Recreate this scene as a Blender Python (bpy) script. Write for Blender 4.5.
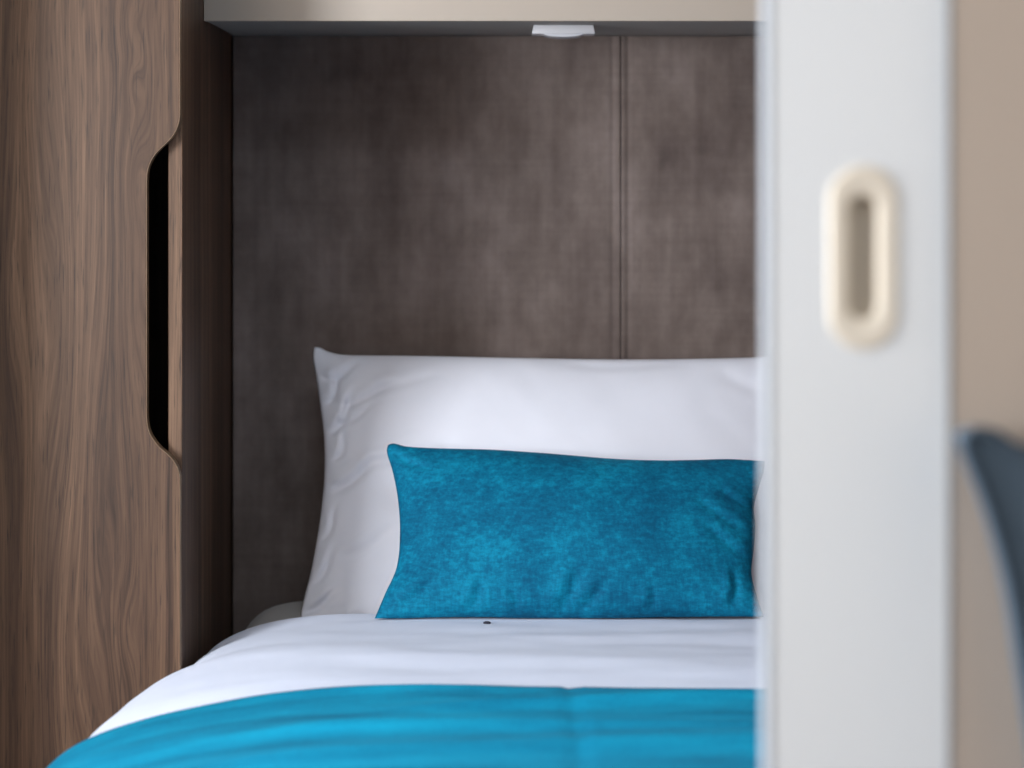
import bpy, bmesh, math
from mathutils import Vector, Matrix, noise

# ------------------------------------------------------------------ clear
for o in list(bpy.data.objects):
    bpy.data.objects.remove(o)
scene = bpy.context.scene
C = scene.collection

# ------------------------------------------------------------------ camera
F, CX, CY, CAMZ = 2418.0, 512.0, 185.0, 1.20      # focal length in px, vanishing point, eye height
cam = bpy.data.cameras.new('camera')
cam.sensor_width = 36.0
cam.lens = 36.0 * F / 1024.0
cam.shift_x = 0.0
cam.shift_y = -(384.0 - CY) / 1024.0
cam.clip_start = 0.05
cam.dof.use_dof = True
cam.dof.focus_distance = 3.27
cam.dof.aperture_fstop = 2.9
camo = bpy.data.objects.new('camera', cam)
camo.location = (0, 0, CAMZ)
camo.rotation_euler = (math.pi / 2, 0, 0)
C.objects.link(camo)
scene.camera = camo

# ------------------------------------------------------------------ world, lights, exposure
world = bpy.data.worlds.new('world')
scene.world = world
world.use_nodes = True
bg = world.node_tree.nodes['Background']
bg.inputs[0].default_value = (0.70, 0.82, 1.0, 1)
bg.inputs[1].default_value = 0.6


def window_light(name, loc, rot, sx, sy, power, col):
    l = bpy.data.lights.new(name, 'AREA')
    l.shape = 'RECTANGLE'
    l.size, l.size_y = sx, sy
    l.energy = power
    l.color = col
    o = bpy.data.objects.new(name, l)
    o.location = loc
    o.rotation_euler = rot
    C.objects.link(o)
    return o


# daylight at the bedroom and rear lounge windows, plus added fill lamps
window_light('daylight_bedroom_window', (-1.67, 1.52, 1.24), (0, -math.pi / 2, 0), 0.62, 0.88, 90.0, (0.92, 0.96, 1.0))
window_light('fill_lounge_side', (-1.67, -0.15, 1.25), (0, -math.pi / 2, 0), 0.70, 1.20, 8.0, (0.92, 0.96, 1.0))  # added fill that brightens the white door; the side window is made up
window_light('daylight_lounge_window', (-0.25, -2.04, 1.25), (math.pi / 2, 0, 0), 1.30, 0.80, 5.0, (0.93, 0.96, 1.0))
window_light('fill_lounge_roof', (-0.15, 0.45, 2.03), (0, 0, 0), 0.70, 0.50, 7.0, (0.82, 0.91, 1.0))  # added fill above the lounge, brightens the door face
window_light('fill_bedroom_roof', (0.05, 2.22, 2.03), (0, 0, 0), 0.56, 0.44, 7.0, (0.74, 0.87, 1.0))  # added fill above the bed, lifts duvet and runner with bluish light

vs = scene.view_settings
vs.view_transform = 'Standard'
vs.look = 'None'
vs.gamma = 1.0
vs.use_curve_mapping = False
vs.exposure = 0.13


# ------------------------------------------------------------------ helpers
def P(px, py, Y):
    """photo pixel at depth Y -> world point"""
    return Vector(((px - CX) / F * Y, Y, CAMZ - (py - CY) / F * Y))


def lin(r, g, b):
    f = lambda c: (c / 255 / 12.92) if c / 255 <= 0.04045 else ((c / 255 + 0.055) / 1.055) ** 2.4
    return (f(r), f(g), f(b), 1.0)


def sm(a, b, x):
    t = max(0.0, min(1.0, (x - a) / (b - a)))
    return t * t * (3 - 2 * t)


def tag(o, label=None, cat=None, group=None, kind=None):
    if label: o['label'] = label
    if cat: o['category'] = cat
    if group: o['group'] = group
    if kind: o['kind'] = kind
    return o


def thing(name, loc, label, cat, kind=None):
    o = bpy.data.objects.new(name, None)
    o.location = loc
    o.empty_display_size = 0.05
    C.objects.link(o)
    return tag(o, label, cat, kind=kind)


def world_loc(o):
    v = Vector(o.location)
    while o.parent:
        o = o.parent
        v += Vector(o.location)
    return v


def obj(name, bm, mat, parent=None, smooth=False, angle=None):
    """link a bmesh that was built in world coordinates as one mesh object"""
    me = bpy.data.meshes.new(name)
    bmesh.ops.recalc_face_normals(bm, faces=bm.faces)
    # origin at the centre of the base
    xs = [v.co for v in bm.verts]
    lo = Vector((min(v.x for v in xs), min(v.y for v in xs), min(v.z for v in xs)))
    hi = Vector((max(v.x for v in xs), max(v.y for v in xs), max(v.z for v in xs)))
    org = Vector(((lo.x + hi.x) / 2, (lo.y + hi.y) / 2, lo.z))
    bmesh.ops.translate(bm, verts=bm.verts, vec=-org)
    bm.to_mesh(me)
    bm.free()
    me.materials.append(mat)
    if smooth:
        me.shade_smooth()
    if angle:
        me.shade_smooth()
        me.set_sharp_from_angle(angle=math.radians(angle))
    o = bpy.data.objects.new(name, me)
    C.objects.link(o)
    if parent:
        o.parent = parent
        o.location = org - world_loc(parent)
    else:
        o.location = org
    return o


def box(lo, hi, bev=0.0, seg=2, bm=None):
    b2 = bmesh.new()
    bmesh.ops.create_cube(b2, size=1.0)
    lo, hi = Vector(lo), Vector(hi)
    for v in b2.verts:
        v.co = Vector(((lo.x + hi.x) / 2 + v.co.x * (hi.x - lo.x), (lo.y + hi.y) / 2 + v.co.y * (hi.y - lo.y),
                       (lo.z + hi.z) / 2 + v.co.z * (hi.z - lo.z)))
    if bev:
        bmesh.ops.bevel(b2, geom=b2.edges[:], offset=bev, segments=seg, profile=0.5, affect='EDGES')
    if bm is None:
        return b2
    me = bpy.data.meshes.new('tmp')
    b2.to_mesh(me)
    b2.free()
    bm.from_mesh(me)
    bpy.data.meshes.remove(me)
    return bm


def boxes(*bs):
    bm = bmesh.new()
    for lo, hi in bs:
        box(lo, hi, bm=bm)
    return bm


def prism_xz(pts, y0, y1, bev=0.0, seg=2):
    """outline in x/z extruded from y0 (front) to y1; rim edges bevelled"""
    bm = bmesh.new()
    f = bm.faces.new([bm.verts.new((x, y0, z)) for x, z in pts])
    r = bmesh.ops.extrude_face_region(bm, geom=[f])
    vs_ = [e for e in r['geom'] if isinstance(e, bmesh.types.BMVert)]
    bmesh.ops.translate(bm, verts=vs_, vec=(0, y1 - y0, 0))
    bm.normal_update()
    if bev:
        ed = [e for e in bm.edges if abs(e.verts[0].co.y - e.verts[1].co.y) < 1e-7]
        bmesh.ops.bevel(bm, geom=ed, offset=bev, segments=seg, profile=0.5, affect='EDGES')
    return bm


def catmull(pts, n):
    """n+1 samples, arc-length spaced, through pts"""
    P_ = [Vector(p) for p in pts]
    if len(P_) == 2:
        return [P_[0].lerp(P_[1], i / n) for i in range(n + 1)]
    E = [2 * P_[0] - P_[1]] + P_ + [2 * P_[-1] - P_[-2]]
    dense = []
    for i in range(1, len(E) - 2):
        a, b, c, d = E[i - 1], E[i], E[i + 1], E[i + 2]
        for k in range(24):
            t = k / 24
            dense.append(0.5 * ((2 * b) + (c - a) * t + (2 * a - 5 * b + 4 * c - d) * t * t + (3 * b - a - 3 * c + d) * t ** 3))
    dense.append(P_[-1])
    L = [0.0]
    for i in range(1, len(dense)):
        L.append(L[-1] + (dense[i] - dense[i - 1]).length)
    out, j = [], 0
    for i in range(n + 1):
        s = L[-1] * i / n
        while j < len(L) - 2 and L[j + 1] < s:
            j += 1
        t = (s - L[j]) / max(1e-9, L[j + 1] - L[j])
        out.append(dense[j].lerp(dense[j + 1], min(1, t)))
    return out


def stadium(cx, cz, w, h, n=14):
    r = w / 2
    pts = []
    for i in range(n + 1):
        a = math.pi * i / n
        pts.append((cx + r * math.cos(a), cz + h / 2 - r + r * math.sin(a)))
    for i in range(n + 1):
        a = math.pi + math.pi * i / n
        pts.append((cx + r * math.cos(a), cz - h / 2 + r + r * math.sin(a)))
    return pts


def tube(path, r, n=8, bm=None):
    bm = bm or bmesh.new()
    rings = []
    for i, p in enumerate(path):
        d = (path[min(i + 1, len(path) - 1)] - path[max(i - 1, 0)]).normalized()
        up = Vector((0, 1, 0)) if abs(d.y) < 0.9 else Vector((1, 0, 0))
        a = d.cross(up).normalized()
        b = d.cross(a)
        rings.append([bm.verts.new(p + a * r * math.cos(2 * math.pi * k / n) + b * r * math.sin(2 * math.pi * k / n)) for k in range(n)])
    for i in range(len(rings) - 1):
        for k in range(n):
            bm.faces.new((rings[i][k], rings[i][(k + 1) % n], rings[i + 1][(k + 1) % n], rings[i + 1][k]))
    bm.faces.new(rings[0][::-1])
    bm.faces.new(rings[-1])
    return bm


# ------------------------------------------------------------------ materials
class NT:
    def __init__(self, name):
        self.m = bpy.data.materials.new(name)
        self.m.use_nodes = True
        self.t = self.m.node_tree
        self.b = self.t.nodes['Principled BSDF']

    def node(self, typ, **kw):
        n = self.t.nodes.new(typ)
        for k, v in kw.items():
            setattr(n, k, v)
        return n

    def put(self, sock, v):
        if hasattr(v, 'is_output') or isinstance(v, bpy.types.NodeSocket):
            self.t.links.new(v, sock)
        else:
            sock.default_value = v

    def math(self, op, a, b=0.0, c=None, clamp=False):
        n = self.node('ShaderNodeMath', operation=op)
        n.use_clamp = clamp
        self.put(n.inputs[0], a)
        self.put(n.inputs[1], b)
        if c is not None: self.put(n.inputs[2], c)
        return n.outputs[0]

    def coord(self):
        return self.node('ShaderNodeNewGeometry').outputs['Position']

    def sep(self, v):
        n = self.node('ShaderNodeSeparateXYZ')
        self.put(n.inputs[0], v)
        return n.outputs

    def comb(self, x, y, z):
        n = self.node('ShaderNodeCombineXYZ')
        for i, v in enumerate((x, y, z)): self.put(n.inputs[i], v)
        return n.outputs[0]

    def scale(self, v, s):
        n = self.node('ShaderNodeVectorMath', operation='MULTIPLY')
        self.put(n.inputs[0], v)
        self.put(n.inputs[1], s)
        return n.outputs[0]

    def noise(self, v, scale=1.0, detail=2.0, rough=0.5, dist=0.0):
        n = self.node('ShaderNodeTexNoise')
        self.put(n.inputs['Vector'], v)
        n.inputs['Scale'].default_value = scale
        n.inputs['Detail'].default_value = detail
        n.inputs['Roughness'].default_value = rough
        n.inputs['Distortion'].default_value = dist
        return n.outputs['Fac']

    def ramp(self, f, stops):
        n = self.node('ShaderNodeValToRGB')
        self.put(n.inputs[0], f)
        e = n.color_ramp.elements
        while len(e) < len(stops): e.new(0.5)
        for i, (p, c) in enumerate(stops):
            e[i].position = p
            e[i].color = c if hasattr(c, '__len__') else (c, c, c, 1)
        return n.outputs[0]

    def mix(self, f, a, b, mode='MIX'):
        n = self.node('ShaderNodeMix', data_type='RGBA', blend_type=mode)
        self.put(n.inputs[0], f)
        self.put(n.inputs[6], a)
        self.put(n.inputs[7], b)
        return n.outputs[2]

    def bump(self, h, strength, dist):
        n = self.node('ShaderNodeBump')
        n.inputs['Strength'].default_value = strength
        n.inputs['Distance'].default_value = dist
        self.put(n.inputs['Height'], h)
        self.put(self.b.inputs['Normal'], n.outputs[0])

    def set(self, **kw):
        for k, v in kw.items():
            self.put(self.b.inputs[k.replace('_', ' ')], v)
        return self


def plain(name, col, rough=0.5, metal=0.0, spec=0.5, var=0.04, sc=30.0):
    m = NT(name)
    f = m.noise(m.coord(), sc, 3)
    c2 = tuple(c * (1 - 2 * var) for c in col[:3]) + (1,)
    m.set(Base_Color=m.mix(f, col, c2), Roughness=rough, Metallic=metal)
    m.b.inputs['Specular IOR Level'].default_value = spec
    return m.m


def walnut(name, tint=1.0):
    m = NT(name)
    co = m.coord()
    x, y, z = m.sep(co)
    xx = m.math('ADD', x, m.math('MULTIPLY', y, 0.6))           # grain runs vertically on the front and on the side
    # slow sideways wander of the grain
    w1 = m.noise(m.comb(m.math('MULTIPLY', xx, 5.0), 3.1, m.math('MULTIPLY', z, 1.1)), 1.0, 2)
    f = m.math('ADD', xx, m.math('MULTIPLY', w1, 0.055))
    # knots and cathedral figure of the veneer: places where the growth rings close
    Yw = 3.15
    for (px, py, w, h, a) in ((128, 24, 13, 34, 0.020), (132, 84, 9, 20, 0.014), (131, 165, 17, 60, 0.026), (134, 300, 18, 110, 0.030),
                              (4, 300, 16, 120, 0.026), (125, 630, 11, 42, 0.016), (72, 650, 24, 130, 0.024), (22, 60, 30, 160, 0.02),
                              (98, 470, 14, 150, 0.020), (60, 330, 12, 160, -0.014)):
        p = P(px, py, Yw)
        kx = p.x + 0.6 * Yw
        dx = m.math('MULTIPLY', m.math('SUBTRACT', xx, kx), F / Yw / w)
        dz = m.math('MULTIPLY', m.math('SUBTRACT', z, p.z), F / Yw / h)
        r2 = m.math('ADD', m.math('MULTIPLY', dx, dx), m.math('MULTIPLY', dz, dz))
        g = m.math('EXPONENT', m.math('MULTIPLY', r2, -0.7))
        f = m.math('MULTIPLY_ADD', g, a, f)
    bands = m.noise(m.comb(m.math('MULTIPLY', f, 62.0), 0.0, m.math('MULTIPLY', z, 0.35)), 1.0, 5, 0.62)
    broad = m.noise(m.comb(m.math('MULTIPLY', f, 16.0), 7.0, m.math('MULTIPLY', z, 0.3)), 1.0, 1)
    jit = m.noise(m.comb(m.math('MULTIPLY', xx, 60.0), 2.0, m.math('MULTIPLY', z, 22.0)), 1.0, 2)
    fine = m.noise(m.comb(m.math('MULTIPLY_ADD', jit, 0.5, m.math('MULTIPLY', f, 420.0)), 1.0, m.math('MULTIPLY', z, 7.0)), 1.0, 3, 0.6)
    pores = m.noise(m.comb(m.math('MULTIPLY', xx, 420.0), 5.0, m.math('MULTIPLY', z, 17.0)), 1.0, 2)
    v = m.math('ADD', m.math('MULTIPLY', bands, 0.62), m.math('MULTIPLY', broad, 0.30))
    v = m.math('ADD', v, m.math('MULTIPLY', fine, 0.36))
    T = lambda r, g, b: tuple(c * tint for c in lin(r, g, b)[:3]) + (1,)
    col = m.ramp(v, [(0.48, T(52, 35, 25)), (0.58, T(84, 60, 45)), (0.68, T(107, 80, 61)), (0.80, T(136, 105, 82))])
    pf = m.ramp(pores, [(0.58, 0.0), (0.68, 1.0)])
    col = m.mix(m.math('MULTIPLY', pf, 0.62), col, T(40, 29, 24))
    m.set(Base_Color=col, Roughness=0.50)
    m.b.inputs['Specular IOR Level'].default_value = 0.35
    m.bump(m.math('ADD', fine, m.math('MULTIPLY', pf, -0.5)), 0.12, 0.0006)
    return m.m


def velvet_wall():
    m = NT('taupe_velvet')
    co = m.coord()
    patch = m.noise(m.scale(co, (9, 9, 5)), 1.0, 3, 0.6)
    clouds = m.noise(m.scale(co, (34, 34, 24)), 1.0, 4, 0.62)
    streak = m.noise(m.scale(co, (55, 55, 3.2)), 1.0, 2)
    cross = m.noise(m.scale(co, (5, 5, 130)), 1.0, 2)
    v = m.math('ADD', m.math('MULTIPLY', patch, 0.55), m.math('MULTIPLY', clouds, 0.24))
    v = m.math('ADD', v, m.math('MULTIPLY', streak, 0.16))
    v = m.math('ADD', v, m.math('MULTIPLY', cross, 0.06))
    col = m.ramp(v, [(0.33, lin(84, 73, 70)), (0.50, lin(108, 96, 91)), (0.72, lin(136, 123, 119))])
    m.set(Base_Color=col, Roughness=0.85)
    m.b.inputs['Specular IOR Level'].default_value = 0.15
    m.b.inputs['Sheen Weight'].default_value = 0.12
    m.b.inputs['Sheen Roughness'].default_value = 0.4
    m.bump(m.math('ADD', clouds, cross), 0.12, 0.001)
    return m.m


def teal_velvet():
    m = NT('teal_velvet')
    co = m.coord()
    patch = m.noise(m.scale(co, (11, 11, 12)), 1.0, 3, 0.6)
    hor = m.noise(m.scale(co, (75, 75, 190)), 1.0, 4, 0.7)
    ver = m.noise(m.scale(co, (240, 240, 30)), 1.0, 3, 0.65)
    v = m.math('ADD', m.math('MULTIPLY', patch, 0.42), m.math('MULTIPLY', hor, 0.46))
    v = m.math('ADD', v, m.math('MULTIPLY', ver, 0.26))
    col = m.ramp(v, [(0.46, lin(0, 76, 108)), (0.58, lin(0, 97, 130)), (0.70, lin(4, 124, 156))])
    m.set(Base_Color=col, Roughness=0.8)
    m.b.inputs['Specular IOR Level'].default_value = 0.15
    m.b.inputs['Sheen Weight'].default_value = 0.06
    m.b.inputs['Sheen Roughness'].default_value = 0.35
    m.put(m.b.inputs['Sheen Tint'], lin(80, 200, 235))
    m.bump(m.math('ADD', hor, ver), 0.3, 0.0012)
    return m.m


def cotton(name, col, sheen=0.05, bumpd=0.0006, var=0.03):
    m = NT(name)
    co = m.coord()
    weave = m.noise(m.scale(co, (700, 700, 700)), 1.0, 2)
    soft = m.noise(m.scale(co, (14, 14, 14)), 1.0, 3)
    dk = tuple(c * (1 - 3 * var) for c in col[:3]) + (1,)
    m.set(Base_Color=m.mix(soft, col, dk), Roughness=0.85)
    m.b.inputs['Specular IOR Level'].default_value = 0.2
    m.b.inputs['Sheen Weight'].default_value = sheen
    m.bump(weave, 0.2, bumpd)
    return m.m


def runner_fabric():
    m = NT('turquoise_plush')
    co = m.coord()
    patch = m.noise(m.scale(co, (4, 16, 10)), 1.0, 3, 0.6)
    fine = m.noise(m.scale(co, (160, 160, 160)), 1.0, 2)
    v = m.math('ADD', m.math('MULTIPLY', patch, 0.8), m.math('MULTIPLY', fine, 0.2))
    col = m.ramp(v, [(0.35, lin(0, 98, 130)), (0.5, lin(0, 118, 152)), (0.68, lin(4, 138, 172))])
    m.set(Base_Color=col, Roughness=0.8)
    m.b.inputs['Specular IOR Level'].default_value = 0.15
    m.b.inputs['Sheen Weight'].default_value = 0.03
    m.put(m.b.inputs['Sheen Tint'], lin(120, 220, 245))
    return m.m


M_WOOD = walnut('walnut_veneer', 0.72)
M_EDGE = plain('bronze_edge_banding', lin(120, 96, 74), 0.4)
M_VEL = velvet_wall()
M_TEAL = teal_velvet()
M_RUN = runner_fabric()
M_WHITE = cotton('white_cotton', lin(223, 224, 234))
M_DUVET = cotton('white_duvet_cotton', lin(211, 218, 236))
M_MATT = cotton('grey_sheet', lin(176, 171, 168))
M_BEIGE = plain('beige_laminate', lin(186, 171, 158), 0.55, var=0.02, sc=6)
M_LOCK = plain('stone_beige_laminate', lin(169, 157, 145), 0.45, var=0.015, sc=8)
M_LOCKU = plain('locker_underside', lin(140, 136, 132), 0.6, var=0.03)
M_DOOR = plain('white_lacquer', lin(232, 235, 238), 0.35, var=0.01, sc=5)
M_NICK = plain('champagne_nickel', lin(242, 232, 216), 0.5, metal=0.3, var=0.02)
M_NICK_SHADE = plain('champagne_nickel_shaded', lin(190, 181, 168), 0.5, metal=0.35, var=0.02)  # darker copy of the plate nickel: recess shade put into the colour
M_SEAT = cotton('blue_grey_upholstery', lin(76, 91, 105), 0.1, 0.001, 0.05)
M_PIPE = cotton('dark_piping', lin(66, 79, 92), 0.05)
M_LAMP = plain('light_grey_plastic', lin(190, 189, 193), 0.4, var=0.01)
M_LENS = plain('frosted_lens', lin(200, 200, 206), 0.25, var=0.01)
M_FLOOR = plain('wood_look_vinyl', lin(120, 100, 86), 0.5, var=0.12, sc=9)
M_CEIL = plain('light_taupe_ceiling', lin(186, 178, 168), 0.7)
M_WALL = plain('cream_wall', lin(196, 186, 176), 0.7)
M_BASE = plain('bed_base_laminate', lin(120, 100, 88), 0.5)
M_SPECK = plain('dark_lint', lin(40, 40, 55), 0.9)
M_FRAME = plain('grey_window_frame', lin(90, 90, 92), 0.5)

# ------------------------------------------------------------------ structure
XL, XR, YF, YB, ZC = -1.65, 1.08, -2.0, 3.78, 1.98
YBF = 3.72                      # face of the velvet panels
tag(obj('floor', box((XL - .05, YF - .05, -0.05), (XR + .05, YB + .05, 0)), M_FLOOR), 'brown wood-look vinyl floor under the bed', 'floor', kind='structure')
cb = bmesh.new()
for (y0, y1, x0, x1) in ((YF - .05, 0.18, 0, 0), (0.18, 0.72, -0.52, 0.22), (0.72, 1.98, 0, 0), (1.98, 2.46, -0.25, 0.35), (2.46, YB + .05, 0, 0)):
    box((XL - .05, y0, ZC), (x0, y1, ZC + .05), bm=cb)
    box((x1, y0, ZC), (XR + .05, y1, ZC + .05), bm=cb)
tag(obj('ceiling', cb, M_CEIL), 'light taupe ceiling with two openings for added fill lamps', 'ceiling', kind='structure')  # ceiling openings cut for the added roof fills
wl = boxes(((XL - .05, YF, 0), (XL, YB, 0.88)), ((XL - .05, YF, 1.62), (XL, YB, ZC)), ((XL - .05, YF, 0.88), (XL, -0.77, 1.62)),
           ((XL - .05, 0.47, 0.88), (XL, 1.06, 1.62)), ((XL - .05, 1.98, 0.88), (XL, YB, 1.62)), ((XL - .05, 1.06, 0.88), (XL, 1.98, 0.90)), ((XL - .05, 1.06, 1.58), (XL, 1.98, 1.62)))
tag(obj('wall_left', wl, M_WALL), 'cream side wall with a window beside the bed', 'wall', kind='structure')
tag(obj('wall_right', box((XR, YF, 0), (XR + .05, 1.77, ZC)), M_WALL), 'cream side wall of the lounge', 'wall', kind='structure')
tag(obj('wall_right_bedroom', box((0.80, 1.772, 0), (XR + .05, YB, ZC)), M_WOOD), 'walnut panelled wall on the far side of the bed', 'wall', kind='structure')
tag(obj('wall_back', box((XL, YB, 0), (XR, YB + .05, ZC)), M_WALL), 'cream wall behind the velvet headboard', 'wall', kind='structure')
wf = boxes(((XL, YF - .05, 0), (-0.92, YF, ZC)), ((0.42, YF - .05, 0), (XR, YF, ZC)), ((-0.92, YF - .05, 0), (0.42, YF, 0.83)), ((-0.92, YF - .05, 1.67), (0.42, YF, ZC)))
tag(obj('wall_front', wf, M_WALL), 'cream end wall of the lounge with a wide window', 'wall', kind='structure')
PX0 = P(950, 0, 1.69).x
pw = boxes(((PX0 + .0015, 1.690, 0), (XR, 1.697, ZC)), ((PX0, 1.75, 0), (XR, 1.77, ZC)))
tag(obj('wall_partition', pw, M_BEIGE), 'plain beige partition wall the white sliding door runs into', 'wall', kind='structure')
tag(obj('shadow_strip', box((PX0, 1.6895, 0.001), (PX0 + .0014, 1.6995, ZC - .001)), M_FRAME), 'thin dark strip standing in for the shadow line where the white door meets the beige partition', 'trim', kind='structure')  # shadow beside the door edge, built as a dark strip
tag(obj('light_block_stub', box((XL, 0.93, 0), (-0.72, 0.97, ZC)), M_BEIGE), 'unseen beige partition added to keep lounge light out of the bedroom', 'wall', kind='structure')  # unseen, added to block the lounge side light from the bedroom


def frame4(name, axis, a0, a1, z0, z1, p0, p1, w, label):
    bs = []
    for (c0, c1, d0, d1) in ((a0, a1, z0, z0 + w), (a0, a1, z1 - w, z1), (a0, a0 + w, z0 + w, z1 - w), (a1 - w, a1, z0 + w, z1 - w)):
        bs.append((((p0, c0, d0), (p1, c1, d1)) if axis == 'x' else ((c0, p0, d0), (c1, p1, d1))))
    tag(obj(name, boxes(*bs), M_FRAME), label, 'window', kind='structure')


frame4('window_1', 'x', 1.06, 1.98, 0.90, 1.58, XL - .04, XL - .005, 0.025, 'grey window frame beside the bed')
frame4('fill_frame', 'x', -0.77, 0.47, 0.88, 1.62, XL - .04, XL - .005, 0.025, 'grey frame round the added fill lamp in the side of the lounge')  # made-up opening that holds the added side fill
frame4('window_2', 'y', -0.92, 0.42, 0.83, 1.67, YF - .045, YF - .01, 0.025, 'grey window frame behind the lounge')

# ------------------------------------------------------------------ white sliding door with flush pull
DX0, DX1, DY0, DY1 = P(766, 0, 1.70).x, 0.98, 1.70, 1.735
hc = P(863, 257.5, 1.70)
door = thing('door_1', ((DX0 + DX1) / 2, 1.717, 0.0), 'white sliding door pulled part-way out of the beige partition', 'door', kind='structure')
slab_bm = box((DX0 + 0.005, DY0, 0.012), (DX1, DY1, ZC - 0.012), 0.0015, 2)
slab = obj('door_panel', slab_bm, M_DOOR, door)
cut = obj('cutter', prism_xz(stadium(hc.x, hc.z, 0.0365, 0.1145), DY0 - 0.01, DY0 + 0.016), M_DOOR)
md = slab.modifiers.new('hole', 'BOOLEAN')
md.operation = 'DIFFERENCE'
md.object = cut
md.solver = 'EXACT'
bpy.context.view_layer.update()
dg = bpy.context.evaluated_depsgraph_get()
newme = bpy.data.meshes.new_from_object(slab.evaluated_get(dg))
slab.modifiers.clear()
slab.data = newme
bpy.data.objects.remove(cut)
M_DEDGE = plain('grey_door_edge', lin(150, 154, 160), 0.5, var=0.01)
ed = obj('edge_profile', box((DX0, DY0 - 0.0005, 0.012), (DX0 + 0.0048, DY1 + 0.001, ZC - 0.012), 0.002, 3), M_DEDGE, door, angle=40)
# face plate: outer rounded ring, inner pocket with a floor
pull = bmesh.new()
prof = [(0.0490, 0.1300, 0.0000), (0.0486, 0.1296, -0.0007), (0.0470, 0.1280, -0.0012), (0.0440, 0.1250, -0.0014), (0.0250, 0.0915, -0.0014),
        (0.0222, 0.0888, -0.0010), (0.0210, 0.0876, 0.0000), (0.0206, 0.0872, 0.0150)]
loops = [[pull.verts.new((x, DY0 - 0.0003 + d, z)) for x, z in stadium(hc.x, hc.z, w, h, 20)] for w, h, d in prof]
for a, b in zip(loops, loops[1:]):
    for i in range(len(a)):
        pull.faces.new((a[i], a[(i + 1) % len(a)], b[(i + 1) % len(a)], b[i]))
plate = obj('flush_pull', pull, M_NICK, door, smooth=True)
plate['label'] = 'oblong champagne metal flush pull'
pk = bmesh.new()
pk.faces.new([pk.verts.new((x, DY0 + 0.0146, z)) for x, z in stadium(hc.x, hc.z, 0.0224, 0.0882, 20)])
obj('recess_floor', pk, M_NICK_SHADE, plate)

# ------------------------------------------------------------------ velvet headboard
seam = P(621, 0, YBF).x
WX = -0.4325                     # inner face of the wardrobe side
SOF = P(0, 35.5, YBF).z          # underside of the locker
hb = thing('headboard', ((WX + 0.8) / 2, 3.74, 0.30), 'tall taupe velvet headboard of two panels filling the wall behind the pillow', 'headboard')


def pad(x0, x1, z0, z1, stitch, nx=90, nz=60):
    bm = bmesh.new()
    g = []
    for j in range(nz + 1):
        row = []
        for i in range(nx + 1):
            u, v = i / nx, j / nz
            # denser sampling towards the ends
            u = 0.5 - 0.5 * math.cos(math.pi * u)
            x, z = x0 + (x1 - x0) * u, z0 + (z1 - z0) * v
            d = min(x - x0, x1 - x)
            r = 0.002
            y = YBF + (r - math.sqrt(max(0, r * r - max(0, r - d) ** 2)))
            if stitch is not None:                          # stitched line parallel to the joint
                y += 0.0022 * math.exp(-((x - stitch) / 0.0022) ** 2) - 0.0014 * math.exp(-((x - stitch - 0.009 * (1 if x1 - stitch < 0.05 else -1)) / 0.006) ** 2)
            y += 0.0016 * noise.noise(Vector((x * 7, 3.0, z * 4))) + 0.0007 * noise.noise(Vector((x * 22, 9.0, z * 13)))
            row.append(bm.verts.new((x, y, z)))
        g.append(row)
    for j in range(nz):
        for i in range(nx):
            bm.faces.new((g[j][i], g[j][i + 1], g[j + 1][i + 1], g[j + 1][i]))
    # sides and back
    bk = [bm.verts.new((x, 3.775, z)) for x, z in ((x0, z0), (x1, z0), (x1, z1), (x0, z1))]
    bm.faces.new([bk[0], bk[1]] + g[0][::-1])
    bm.faces.new([bk[2], bk[3]] + g[nz])
    bm.faces.new([bk[3], bk[0]] + [g[j][0] for j in range(nz + 1)])
    bm.faces.new([bk[1], bk[2]] + [g[j][nx] for j in range(nz, -1, -1)])
    bm.faces.new(bk[::-1])
    return bm


obj('velvet_panel', pad(WX + 0.003, seam - 0.0004, 0.30, SOF - 0.001, seam - 0.013), M_VEL, hb, angle=50)
obj('velvet_panel', pad(seam + 0.0004, 0.798, 0.30, SOF - 0.001, seam + 0.011), M_VEL, hb, angle=50)

# ------------------------------------------------------------------ overhead locker
YS = 3.383
lk = thing('overhead_locker', ((WX + 0.8) / 2, (YS + YB) / 2, SOF), 'stone-beige overhead locker above the headboard', 'cabinet')
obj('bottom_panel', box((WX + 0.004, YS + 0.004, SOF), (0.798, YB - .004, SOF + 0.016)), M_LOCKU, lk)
obj('front_flap', box((WX + 0.0012, YS, SOF - 0.0005), (0.797, YS + 0.018, SOF + 0.40), 0.0012), M_LOCK, lk, angle=40)
obj('body', boxes(((WX + 0.004, YS + 0.022, SOF + 0.018), (WX + 0.02, YB - .004, SOF + 0.42)), ((0.78, YS + 0.022, SOF + 0.018), (0.797, YB - .004, SOF + 0.42)),
                  ((WX + 0.02, YS + 0.022, SOF + 0.40), (0.78, YB - .004, SOF + 0.42))), M_LOCK, lk)

# small light under the locker
LY0, LY1 = 3.475, 3.53
la, lb = P(532, 0, LY0).x, P(595, 0, LY0).x
lt = thing('locker_light', ((la + lb) / 2, 3.50, SOF), 'small pale grey lamp fixed under the locker above the pillow', 'light')
body = prism_xz([(la + .0025, SOF), (lb - .0025, SOF), (lb, SOF - .0115), (lb - .0005, SOF - .0125), (la + .0005, SOF - .0125), (la, SOF - .0115)], LY0, LY1, 0.0008)
obj('housing', body, M_LAMP, lt, angle=35)
lm_ = (la + lb) / 2
pts = [(lm_ - .030, SOF - .0126), (lm_ + .030, SOF - .0126)]
for i in range(1, 12):
    a = math.pi * i / 12
    pts.append((lm_ + .026 * math.cos(a), SOF - .0126 - .0042 * math.sin(a) ** 0.7))
obj('lens', prism_xz(pts, LY0 + 0.001, LY1 - 0.001, 0.0006), M_LENS, lt, angle=50)

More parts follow.
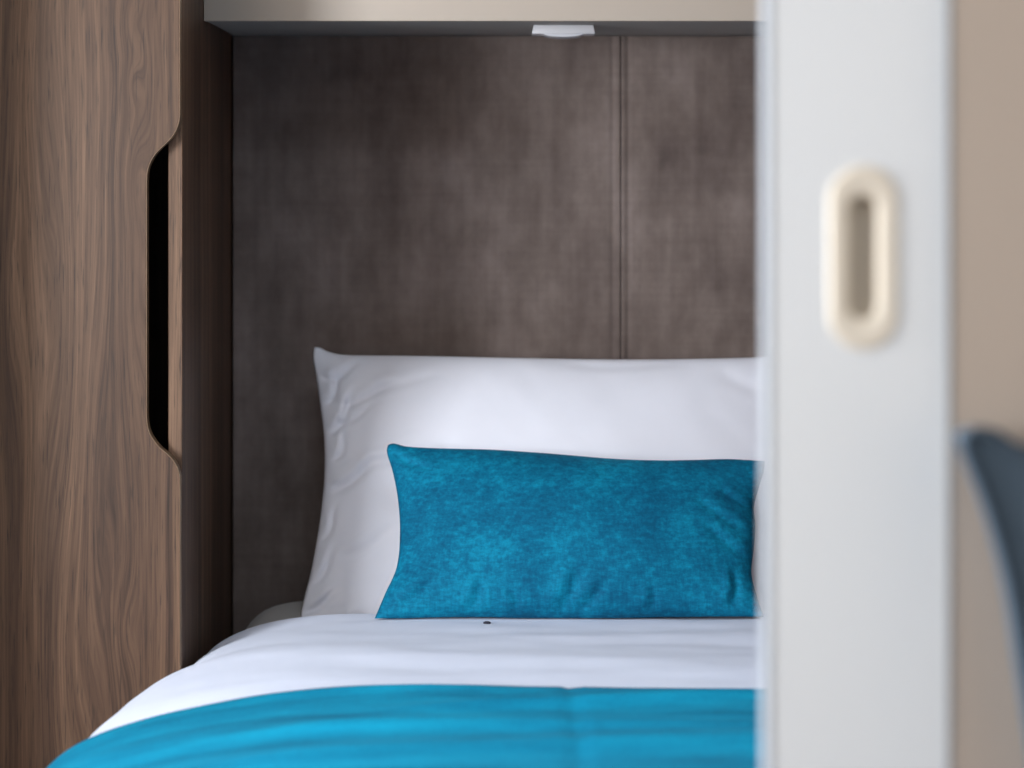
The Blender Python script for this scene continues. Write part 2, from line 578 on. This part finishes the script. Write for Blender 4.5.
# ------------------------------------------------------------------ walnut wardrobe
YW = 3.15
wd = thing('wardrobe', (-1.04, 3.45, 0.0), 'walnut wardrobe with a curved hand cut-out in its door beside the bed', 'wardrobe')
dpx = [(179.3, 112), (178.6, 120), (176.3, 128), (172, 136), (166, 142.5), (159.5, 148.5), (153.5, 155.5), (149, 164), (146.6, 173), (146, 184),
       (146, 416), (146.8, 425), (149.5, 434), (154, 441.5), (160, 448.5), (167, 454.5), (173, 461), (177.2, 468.5), (179.2, 477), (179.5, 486)]
cv = catmull([Vector((P(a, b, YW).x, 0, P(a, b, YW).z)) for a, b in dpx[:10]], 30) + catmull([Vector((P(a, b, YW).x, 0, P(a, b, YW).z)) for a, b in dpx[10:]], 30)
xr = P(179.4, 0, YW).x
outl = [(-1.06, 0.06), (-1.06, 1.93), (xr, 1.93)] + [(v.x, v.z) for v in cv] + [(xr, 0.06)]
dr = obj('door', prism_xz(outl, YW, YW + 0.0185, 0.0006, 1), M_WOOD, wd, angle=30)
# bronze edge band following the right-hand edge and the cut-out
eb = bmesh.new()
epath = [(xr, 1.93)] + [(v.x, v.z) for v in cv] + [(xr, 0.06)]
prev = None
for i, (x, z) in enumerate(epath):
    a, b = epath[max(0, i - 1)], epath[min(len(epath) - 1, i + 1)]
    t = Vector((b[0] - a[0], b[1] - a[1])).normalized()
    nx_, nz_ = -t.y, t.x                                # outward (towards the gap)
    w = 0.0009
    q = [eb.verts.new((x, YW - 0.0001, z)), eb.verts.new((x + nx_ * w, YW - 0.0001, z + nz_ * w)),
         eb.verts.new((x + nx_ * w, YW + 0.0185, z + nz_ * w)), eb.verts.new((x, YW + 0.0185, z))]
    if prev:
        for k in range(4):
            eb.faces.new((prev[k], prev[(k + 1) % 4], q[(k + 1) % 4], q[k]))
    prev = q
obj('edge_banding', eb, M_EDGE, dr)
YSP = YW + 0.0215
sx0 = P(168.3, 0, YSP).x
obj('side_panel', box((sx0, YSP, 0.0), (WX, YB - .004, 1.94), 0.0007, 1), M_WOOD, wd)
obj('side_panel', box((-1.647, YSP, 0.0), (-1.628, YB - .004, 1.94), 0.0007, 1), M_WOOD, wd)
obj('door', box((-1.645, YW, 0.06), (-1.064, YW + 0.0185, 1.93), 0.0006, 1), M_WOOD, wd)
obj('top_panel', box((-1.627, YSP, 1.92), (sx0 - .001, YB - .004, 1.938)), M_WOOD, wd)
obj('bottom_panel', box((-1.627, YSP, 0.05), (sx0 - .001, YB - .004, 0.068)), M_WOOD, wd)
obj('back_panel', box((-1.627, YB - .012, 0.07), (sx0 - .001, YB - .004, 1.918)), M_WOOD, wd)

tag(obj('shade_fin', box((-0.765, 2.945, 0), (-0.735, 3.147, ZC), 0.001), M_WOOD), 'unseen walnut fin added to shade the left end of the wardrobe front', 'trim', kind='structure')  # unseen fin added to cast shade on the wardrobe's left end

# ------------------------------------------------------------------ bed
BX0, BX1, BY0, BY1 = -0.402, 0.60, 1.80, 3.69
ZM, ZD = 0.576, 0.610            # top of the mattress, top of the duvet
bb = thing('platform_bed', ((BX0 + BX1) / 2, 2.75, 0.0), 'low brown laminate bed frame under the mattress and duvet', 'bed')
obj('frame', box((BX0 + .02, BY0 + .03, 0.06), (BX1 - .02, BY1, 0.345), 0.004), M_BASE, bb)
obj('plinth', box((BX0 + .06, BY0 + .10, 0.0), (BX1 - .06, BY1 - .02, 0.0595)), M_FRAME, bb)


def rounded_rect(x0, x1, y0, y1, r, n=8):
    pts = []
    for cx_, cy_, a0 in ((x1 - r, y1 - r, 0), (x0 + r, y1 - r, 90), (x0 + r, y0 + r, 180), (x1 - r, y0 + r, 270)):
        for k in range(n + 1):
            a = math.radians(a0 + 90 * k / n)
            pts.append((cx_ + r * math.cos(a), cy_ + r * math.sin(a)))
    return pts


def soft_block(x0, x1, y0, y1, z0, z1, rplan, rtop, n=9):
    bm = bmesh.new()
    rings = [(0.02, z0), (0.004, z0 + 0.008), (0.0, z0 + 0.025)]
    rings += [(rtop * (1 - math.cos(math.pi / 2 * k / n)), z1 - rtop + rtop * math.sin(math.pi / 2 * k / n)) for k in range(n + 1)]
    loops = [[bm.verts.new((x, y, z)) for x, y in rounded_rect(x0 + i, x1 - i, y0 + i, y1 - i, rplan - min(i, rplan * .6))] for i, z in rings]
    for a, b in zip(loops, loops[1:]):
        for k in range(len(a)):
            bm.faces.new((a[k], a[(k + 1) % len(a)], b[(k + 1) % len(a)], b[k]))
    bm.faces.new(loops[0][::-1])
    bm.faces.new(loops[-1])
    return bm


mb = soft_block(BX0, BX1, BY0, BY1, 0.346, ZM, 0.11, 0.065)
tag(obj('mattress', mb, M_MATT, angle=40), 'grey mattress with a rounded corner, just visible left of the pillow', 'mattress')

YH = 3.395                        # head end of the duvet
XKEY = [(1.6, -.540), (2.3, -.540), (2.6, -.540), (2.8, -.536), (2.9, -.519), (2.98, -.494), (3.05, -.466), (3.115, -.4290), (3.2, -.4270), (3.3, -.418), (3.6, -.412)]


def xlin(y):
    for (a, xa), (b, xb) in zip(XKEY, XKEY[1:]):
        if y <= b:
            return xa + (xb - xa) * (y - a) / (b - a)
    return XKEY[-1][1]


def xleft(y):
    return sum(xlin(y + d) for d in (-.03, -.02, -.01, 0, .01, .02, .03)) / 7


def ab(y):
    k = sm(2.80, 3.10, y)
    return 0.46 - 0.26 * k, 0.108 - 0.049 * k


def section(s, y):
    """s in metres from the left hem: up the side, round the shoulder, over the top; returns x, z"""
    t = max(0.0, min(1.0, (y - (YH - 0.13)) / 0.13))
    inset = 0.075 * (1 - math.sqrt(max(0, 1 - t * t)))
    th = max(0.0, min(1.0, (y - (YH - 0.075)) / 0.075))
    drop = 0.034 * (1 - math.sqrt(max(0, 1 - th * th)))
    xl = xleft(y) + inset
    xr_ = 0.72
    a, b = ab(y)
    top = ZD - drop
    side = top - b - 0.30
    hl, ql = top - b - side, 0.5 * math.pi * math.sqrt((a * a + b * b) / 2)
    W = xr_ - xl - 2 * a
    if s < hl:
        return xl, side + s
    s -= hl
    if s < ql:
        q = 0.5 * math.pi * s / ql
        return xl + a * (1 - math.cos(q)), top - b + b * math.sin(q)
    s -= ql
    if s < W:
        return xl + a + s, top
    s -= W
    if s < ql:
        q = 0.5 * math.pi * (1 - s / ql)
        return xr_ - a * (1 - math.cos(q)), top - b + b * math.sin(q)
    return xr_, top - b - (s - ql)


def total(y):
    t = max(0.0, min(1.0, (y - (YH - 0.13)) / 0.13))
    xl = xleft(y) + 0.075 * (1 - math.sqrt(max(0, 1 - t * t)))
    a, b = ab(y)
    return 2 * 0.30 + math.pi * math.sqrt((a * a + b * b) / 2) + (0.72 - xl - 2 * a)


def bed_surface(u, y, rip):
    s = u * total(y)
    x, z = section(s, y)
    e = 0.002
    x2, z2 = section(s + e, y)
    n = Vector((-(z2 - z), 0, x2 - x))
    n = n.normalized() if n.length > 1e-9 else Vector((0, 0, 1))
    fade = 1 - 0.8 * sm(YH - .10, YH, y)
    h = rip(x, y, s) * fade
    return Vector((x, y, z)) + n * h


def duvet_rip(x, y, s):
    h = 0.0032 * noise.noise(Vector((x * 2.6 + y * 1.3, y * 9.0, 0.3)))
    h += 0.0022 * noise.noise(Vector((x * 6 - y * 4, y * 17.0, 5.3)))
    h += 0.0009 * noise.noise(Vector((x * 13, y * 30.0, 2.3)))
    # two long soft folds that run across the sheet
    for (y0, k, w, a, xa, xb) in ((3.00, -0.16, 0.045, 0.0042, -0.22, 0.20), (3.14, 0.10, 0.035, 0.0030, -0.1, 0.5), (2.90, 0.10, 0.035, 0.0030, 0.0, 0.6)):
        h += a * math.exp(-((y - y0 - k * x) / w) ** 2) * sm(xa - .1, xa + .08, x) * (1 - sm(xb - .08, xb + .1, x))
    return h


def runner_rip(x, y, s):
    h = 0.010 + 0.6 * duvet_rip(x, y, s)
    h += 0.0050 * noise.noise(Vector((x * 2.0 + 4, y * 7.5 + x * 1.5, 8.3)))
    for (y0, k, w, a, xa, xb) in ((2.70, 0.10, 0.020, 0.0080, -0.10, 0.75), (2.585, -0.05, 0.024, 0.0080, -0.26, 0.35), (2.77, -0.12, 0.016, 0.004, -0.4, 0.0), (2.49, 0.1, 0.03, 0.007, -0.3, 0.6)):
        h += a * math.exp(-((y - y0 - k * x) / w) ** 2) * sm(xa - .1, xa + .1, x) * (1 - sm(xb - .1, xb + .1, x))
    xc = 0.068                                     # pressed crease from folding
    h -= 0.0028 * math.exp(-((x - xc) / 0.006) ** 2)
    return max(h, 0.006)


def shell(u0, u1, nu, ys, rip, yfun=None):
    bm = bmesh.new()
    g = []
    for y in ys:
        row = []
        for i in range(nu + 1):
            u = u0 + (u1 - u0) * i / nu
            yy = yfun(u, y) if yfun else y
            row.append(bm.verts.new(bed_surface(u, yy, rip)))
        g.append(row)
    for j in range(len(ys) - 1):
        for i in range(nu):
            bm.faces.new((g[j][i], g[j][i + 1], g[j + 1][i + 1], g[j + 1][i]))
    return bm


ny = 150
ysd = [1.74 + (YH - 1.74) * (1 - (1 - j / ny) ** 1.6) for j in range(ny + 1)]
ysd[-1] = YH - 0.0002
dv = obj('duvet', shell(0, 1, 190, ysd, duvet_rip), M_DUVET, smooth=True)
so = dv.modifiers.new('thickness', 'SOLIDIFY')
so.thickness, so.offset = 0.012, -1
tag(dv, 'white duvet draped over the bed in front of the pillow', 'duvet')

ysr = [2.18 + (2.79 - 2.18) * j / 90 for j in range(91)]
rn = obj('bed_runner', shell(0.04, 0.96, 200, ysr, runner_rip, lambda u, y: y + 0.012 * math.sin(u * 5 + .6)), M_RUN, smooth=True)
so = rn.modifiers.new('thickness', 'SOLIDIFY')
so.thickness, so.offset = 0.005, -1
tag(rn, 'turquoise plush throw laid across the foot of the white duvet', 'throw')


# ------------------------------------------------------------------ pillow and cushion
def plane_hit(px, py, a, b):
    """pixel ray against the inclined plane through (Y, z) = a (foot) and b (top)"""
    dz = -(py - CY) / F
    k = (b[0] - a[0]) / (b[1] - a[1])          # Y = a0 + k (z - a1)
    Y = (a[0] + k * (CAMZ - a[1])) / (1 - k * dz)
    return P(px, py, Y)


def stuffed(left, right, top, bottom, a, b, T, ex, ey, crease, nu=150, nv=100, back=0.8, floor=None):
    """sewn bag: outline traced by four edges on an inclined plane, filled to thickness T towards the viewer"""
    L = catmull([plane_hit(*p, a, b) for p in left], nv)        # bottom -> top
    R = catmull([plane_hit(*p, a, b) for p in right], nv)
    Tp = catmull([plane_hit(*p, a, b) for p in top], nu)        # left -> right
    Bt = catmull([plane_hit(*p, a, b) for p in bottom], nu)
    up = Vector((0, b[0] - a[0], b[1] - a[1])).normalized()
    nrm = Vector((1, 0, 0)).cross(up)                            # towards the viewer (-y)
    if nrm.y > 0: nrm = -nrm
    bm = bmesh.new()
    front, bk = [], []
    for j in range(nv + 1):
        v = j / nv
        fr, br = [], []
        for i in range(nu + 1):
            u = i / nu
            p = L[j] * (1 - u) + R[j] * u + Bt[i] * (1 - v) + Tp[i] * v
            p -= (L[0] * (1 - u) * (1 - v) + R[0] * u * (1 - v) + L[-1] * (1 - u) * v + R[-1] * u * v)
            su, sv = math.sin(math.pi * u), math.sin(math.pi * v)
            t = (max(su, 0) ** ex) * (max(sv, 0) ** ey)
            w = min(1.0, 12 * su) * min(1.0, 12 * sv)
            q = p + nrm * (T * t + crease(u, v, p) * w)
            if floor is not None and q.z < floor: q.z = floor
            vf = bm.verts.new(q)
            fr.append(vf)
            if i in (0, nu) or j in (0, nv):
                br.append(vf)
            else:
                q2 = p - nrm * (T * back * t)
                if floor is not None and q2.z < floor: q2.z = floor
                br.append(bm.verts.new(q2))
        front.append(fr)
        bk.append(br)
    for j in range(nv):
        for i in range(nu):
            bm.faces.new((front[j][i], front[j][i + 1], front[j + 1][i + 1], front[j + 1][i]))
            try:
                bm.faces.new((bk[j][i], bk[j + 1][i], bk[j + 1][i + 1], bk[j][i + 1]))
            except ValueError:
                pass
    return bm


def folds(lst):
    """creases: (u0, v0, u1, v1, width, depth) soft ridges/valleys along a segment that fade at both ends; 1.6 = aspect"""
    def f(u, v, p):
        h = 0.0
        for (u0, v0, u1, v1, w, d) in lst:
            dx, dy = (u1 - u0) * 1.7, v1 - v0
            L2 = dx * dx + dy * dy
            t = ((u - u0) * 1.7 * dx + (v - v0) * dy) / L2
            if t < -0.15 or t > 1.15: continue
            qx, qy = (u - u0) * 1.7 - t * dx, (v - v0) - t * dy
            s = 1 if (dx * qy - dy * qx) > 0 else -1
            r = math.hypot(qx, qy) * s + 0.012 * math.sin(5 * t)
            env = sm(-0.15, 0.2, t) * (1 - sm(0.55, 1.15, t))
            h -= d * env * (math.exp(-(r / w) ** 2) - 0.6 * math.exp(-((r - 1.9 * w) / (1.3 * w)) ** 2))
        return h
    return f


pc = folds([(0.012, 0.79, 0.062, 0.94, .012, .0056), (0.016, 0.69, 0.09, 0.86, .013, .0060), (0.012, 0.885, 0.10, 0.955, .013, .0056), (0.045, 0.80, 0.17, 0.87, .016, .0042),
            (0.02, 0.50, 0.125, 0.60, .016, .0064), (0.10, 0.585, 0.20, 0.64, .016, .0034), (0.02, 0.60, 0.06, 0.70, .012, .0042), (0.03, 0.73, 0.13, 0.80, .012, .0034),
            (0.10, 0.86, 0.26, 0.90, .018, .0018), (0.005, 0.17, 0.05, 0.30, .013, .0046), (0.0, 0.09, 0.07, 0.15, .013, .0060), (0.02, 0.05, 0.13, 0.06, .014, .0046),
            (0.01, 0.32, 0.04, 0.44, .012, .0042), (0.06, 0.27, 0.17, 0.36, .02, .0030), (0.5, 0.965, 0.75, 0.955, .018, .0015), (0.80, 0.93, 0.97, 0.80, .03, .0018)])


def pillow_crease(u, v, p):
    return pc(u, v, p) + 0.0022 * noise.noise(Vector((p.x * 6, p.z * 9, 1.7))) + 0.0008 * noise.noise(Vector((p.x * 22 + p.z * 14, p.z * 16, 6.1)))


pa, pb = (3.49, 0.580), (3.635, 0.96)
pl = stuffed(left=[(303, 640), (301, 613), (311, 570), (319, 525), (324, 480), (324, 440), (320, 405), (316, 376), (313, 358), (314, 347)],
             right=[(832, 640), (830, 613), (822, 570), (812, 520), (808, 470), (808, 430), (812, 400), (815, 374), (816, 350)],
             top=[(314, 347), (320, 347.5), (330, 352), (350, 355), (420, 356), (520, 358.5), (620, 360), (700, 359), (780, 356), (816, 350)],
             bottom=[(303, 640), (420, 641), (565, 641), (700, 641), (832, 640)],
             a=pa, b=pb, T=0.088, ex=0.55, ey=0.52, crease=pillow_crease, nu=280, nv=170, floor=ZM + 0.001)
tag(obj('pillow', pl, M_WHITE, smooth=True), 'large white cotton pillow propped against the velvet headboard', 'pillow')

cc = folds([(0.47, 0.01, 0.53, 0.20, .030, .0055), (0.51, 0.02, 0.60, 0.13, .024, .0045), (0.06, 0.07, 0.14, 0.17, .03, .0040), (0.84, 0.66, 0.97, 0.46, .028, .0022),
            (0.86, 0.50, 0.99, 0.30, .024, .0022), (0.90, 0.75, 0.98, 0.64, .02, .0020), (0.24, 0.02, 0.27, 0.16, .022, .0035), (0.92, 0.05, 0.96, 0.25, .02, .0045),
            (0.015, 0.95, 0.10, 0.80, .02, .003), (0.70, 0.02, 0.73, 0.12, .02, .003), (0.36, 0.02, 0.35, 0.12, .02, .003)])


def cushion_crease(u, v, p):
    return cc(u, v, p) + 0.0030 * noise.noise(Vector((p.x * 9, p.z * 11, 3.7))) + 0.0012 * noise.noise(Vector((p.x * 26, p.z * 26, 6.7)))


ca, cb_ = (3.278, 0.6145), (3.44, 0.84)
cu = stuffed(left=[(374, 620), (385, 594), (397, 566), (400, 532), (398, 500), (393, 473), (387, 453), (388, 445)],
             right=[(764, 617), (757, 596), (751.5, 573), (754, 548), (755.5, 526), (754, 507), (759, 488), (764, 472), (765, 461)],
             top=[(388, 445), (394, 443.5), (410, 447), (450, 450), (500, 452), (555, 456), (600, 460), (645, 462.5), (690, 461.5), (730, 459.5), (765, 461)],
             bottom=[(374, 620), (430, 617.5), (480, 617), (520, 618), (570, 618), (620, 618), (700, 616.5), (764, 617)],
             a=ca, b=cb_, T=0.058, ex=0.50, ey=0.48, crease=cushion_crease, floor=0.6128)
cu_o = tag(obj('cushion', cu, M_TEAL, smooth=True), 'rectangular teal velvet cushion leaning on the white pillow', 'cushion')

# ------------------------------------------------------------------ dinette bench against the partition
bn = thing('dinette_bench', (0.72, 1.40, 0.0), 'blue-grey upholstered bench backrest in front of the beige partition', 'bench')
YBR = 1.660
bo = [(954.5, 436), (958, 431), (966, 427.5), (976, 428), (986, 431), (995, 437), (1003, 442.5), (1012, 446), (1030, 448), (1100, 450), (1500, 450), (1590, 452), (1600, 462), (1600, 900),
      (1595, 1290), (1075, 1290), (1062, 1180), (1050, 1000), (1040, 860), (1030, 765), (1022, 715), (1013, 660), (1006, 610), (998, 570), (988, 532), (977, 498), (966, 470), (957, 448)]
bpts = [(P(a + 6, b + 2, YBR).x, P(a + 6, b + 2, YBR).z) for a, b in bo]
obj('backrest', prism_xz(bpts, YBR - 0.012, YBR + 0.027, 0.004, 3), M_SEAT, bn, angle=50)
path = [Vector((x, YBR - 0.0125, z)) for x, z in bpts]
path = [p for p in path if p.z > 0.5]
obj('piping', tube(path[-9:] + path[:11], 0.0035), M_PIPE, bn, smooth=True)
bx0 = 0.365
obj('seat_cushion', box((bx0, 0.98, 0.36), (1.07, YBR - 0.02, 0.48), 0.02, 4), M_SEAT, bn, angle=40)
obj('bench_box', box((bx0 + .01, 1.0, 0.0), (1.07, YBR - 0.015, 0.358), 0.003), M_BASE, bn)

# tiny dark speck on the duvet
sp = bmesh.new()
bmesh.ops.create_icosphere(sp, subdivisions=2, radius=0.0050)
ps = P(487, 625, 3.245)
dgz = min((bed_surface(k / 800, 3.245, duvet_rip) for k in range(200, 600)), key=lambda q: abs(q.x - ps.x))
for v in sp.verts:
    v.co = Vector((ps.x + v.co.x * 1.1, 3.245 + v.co.y, dgz.z + 0.0012 + v.co.z * 0.45))
tag(obj('lint_speck', sp, M_SPECK, smooth=True), 'tiny dark speck lying on the duvet just in front of the teal cushion', 'speck')
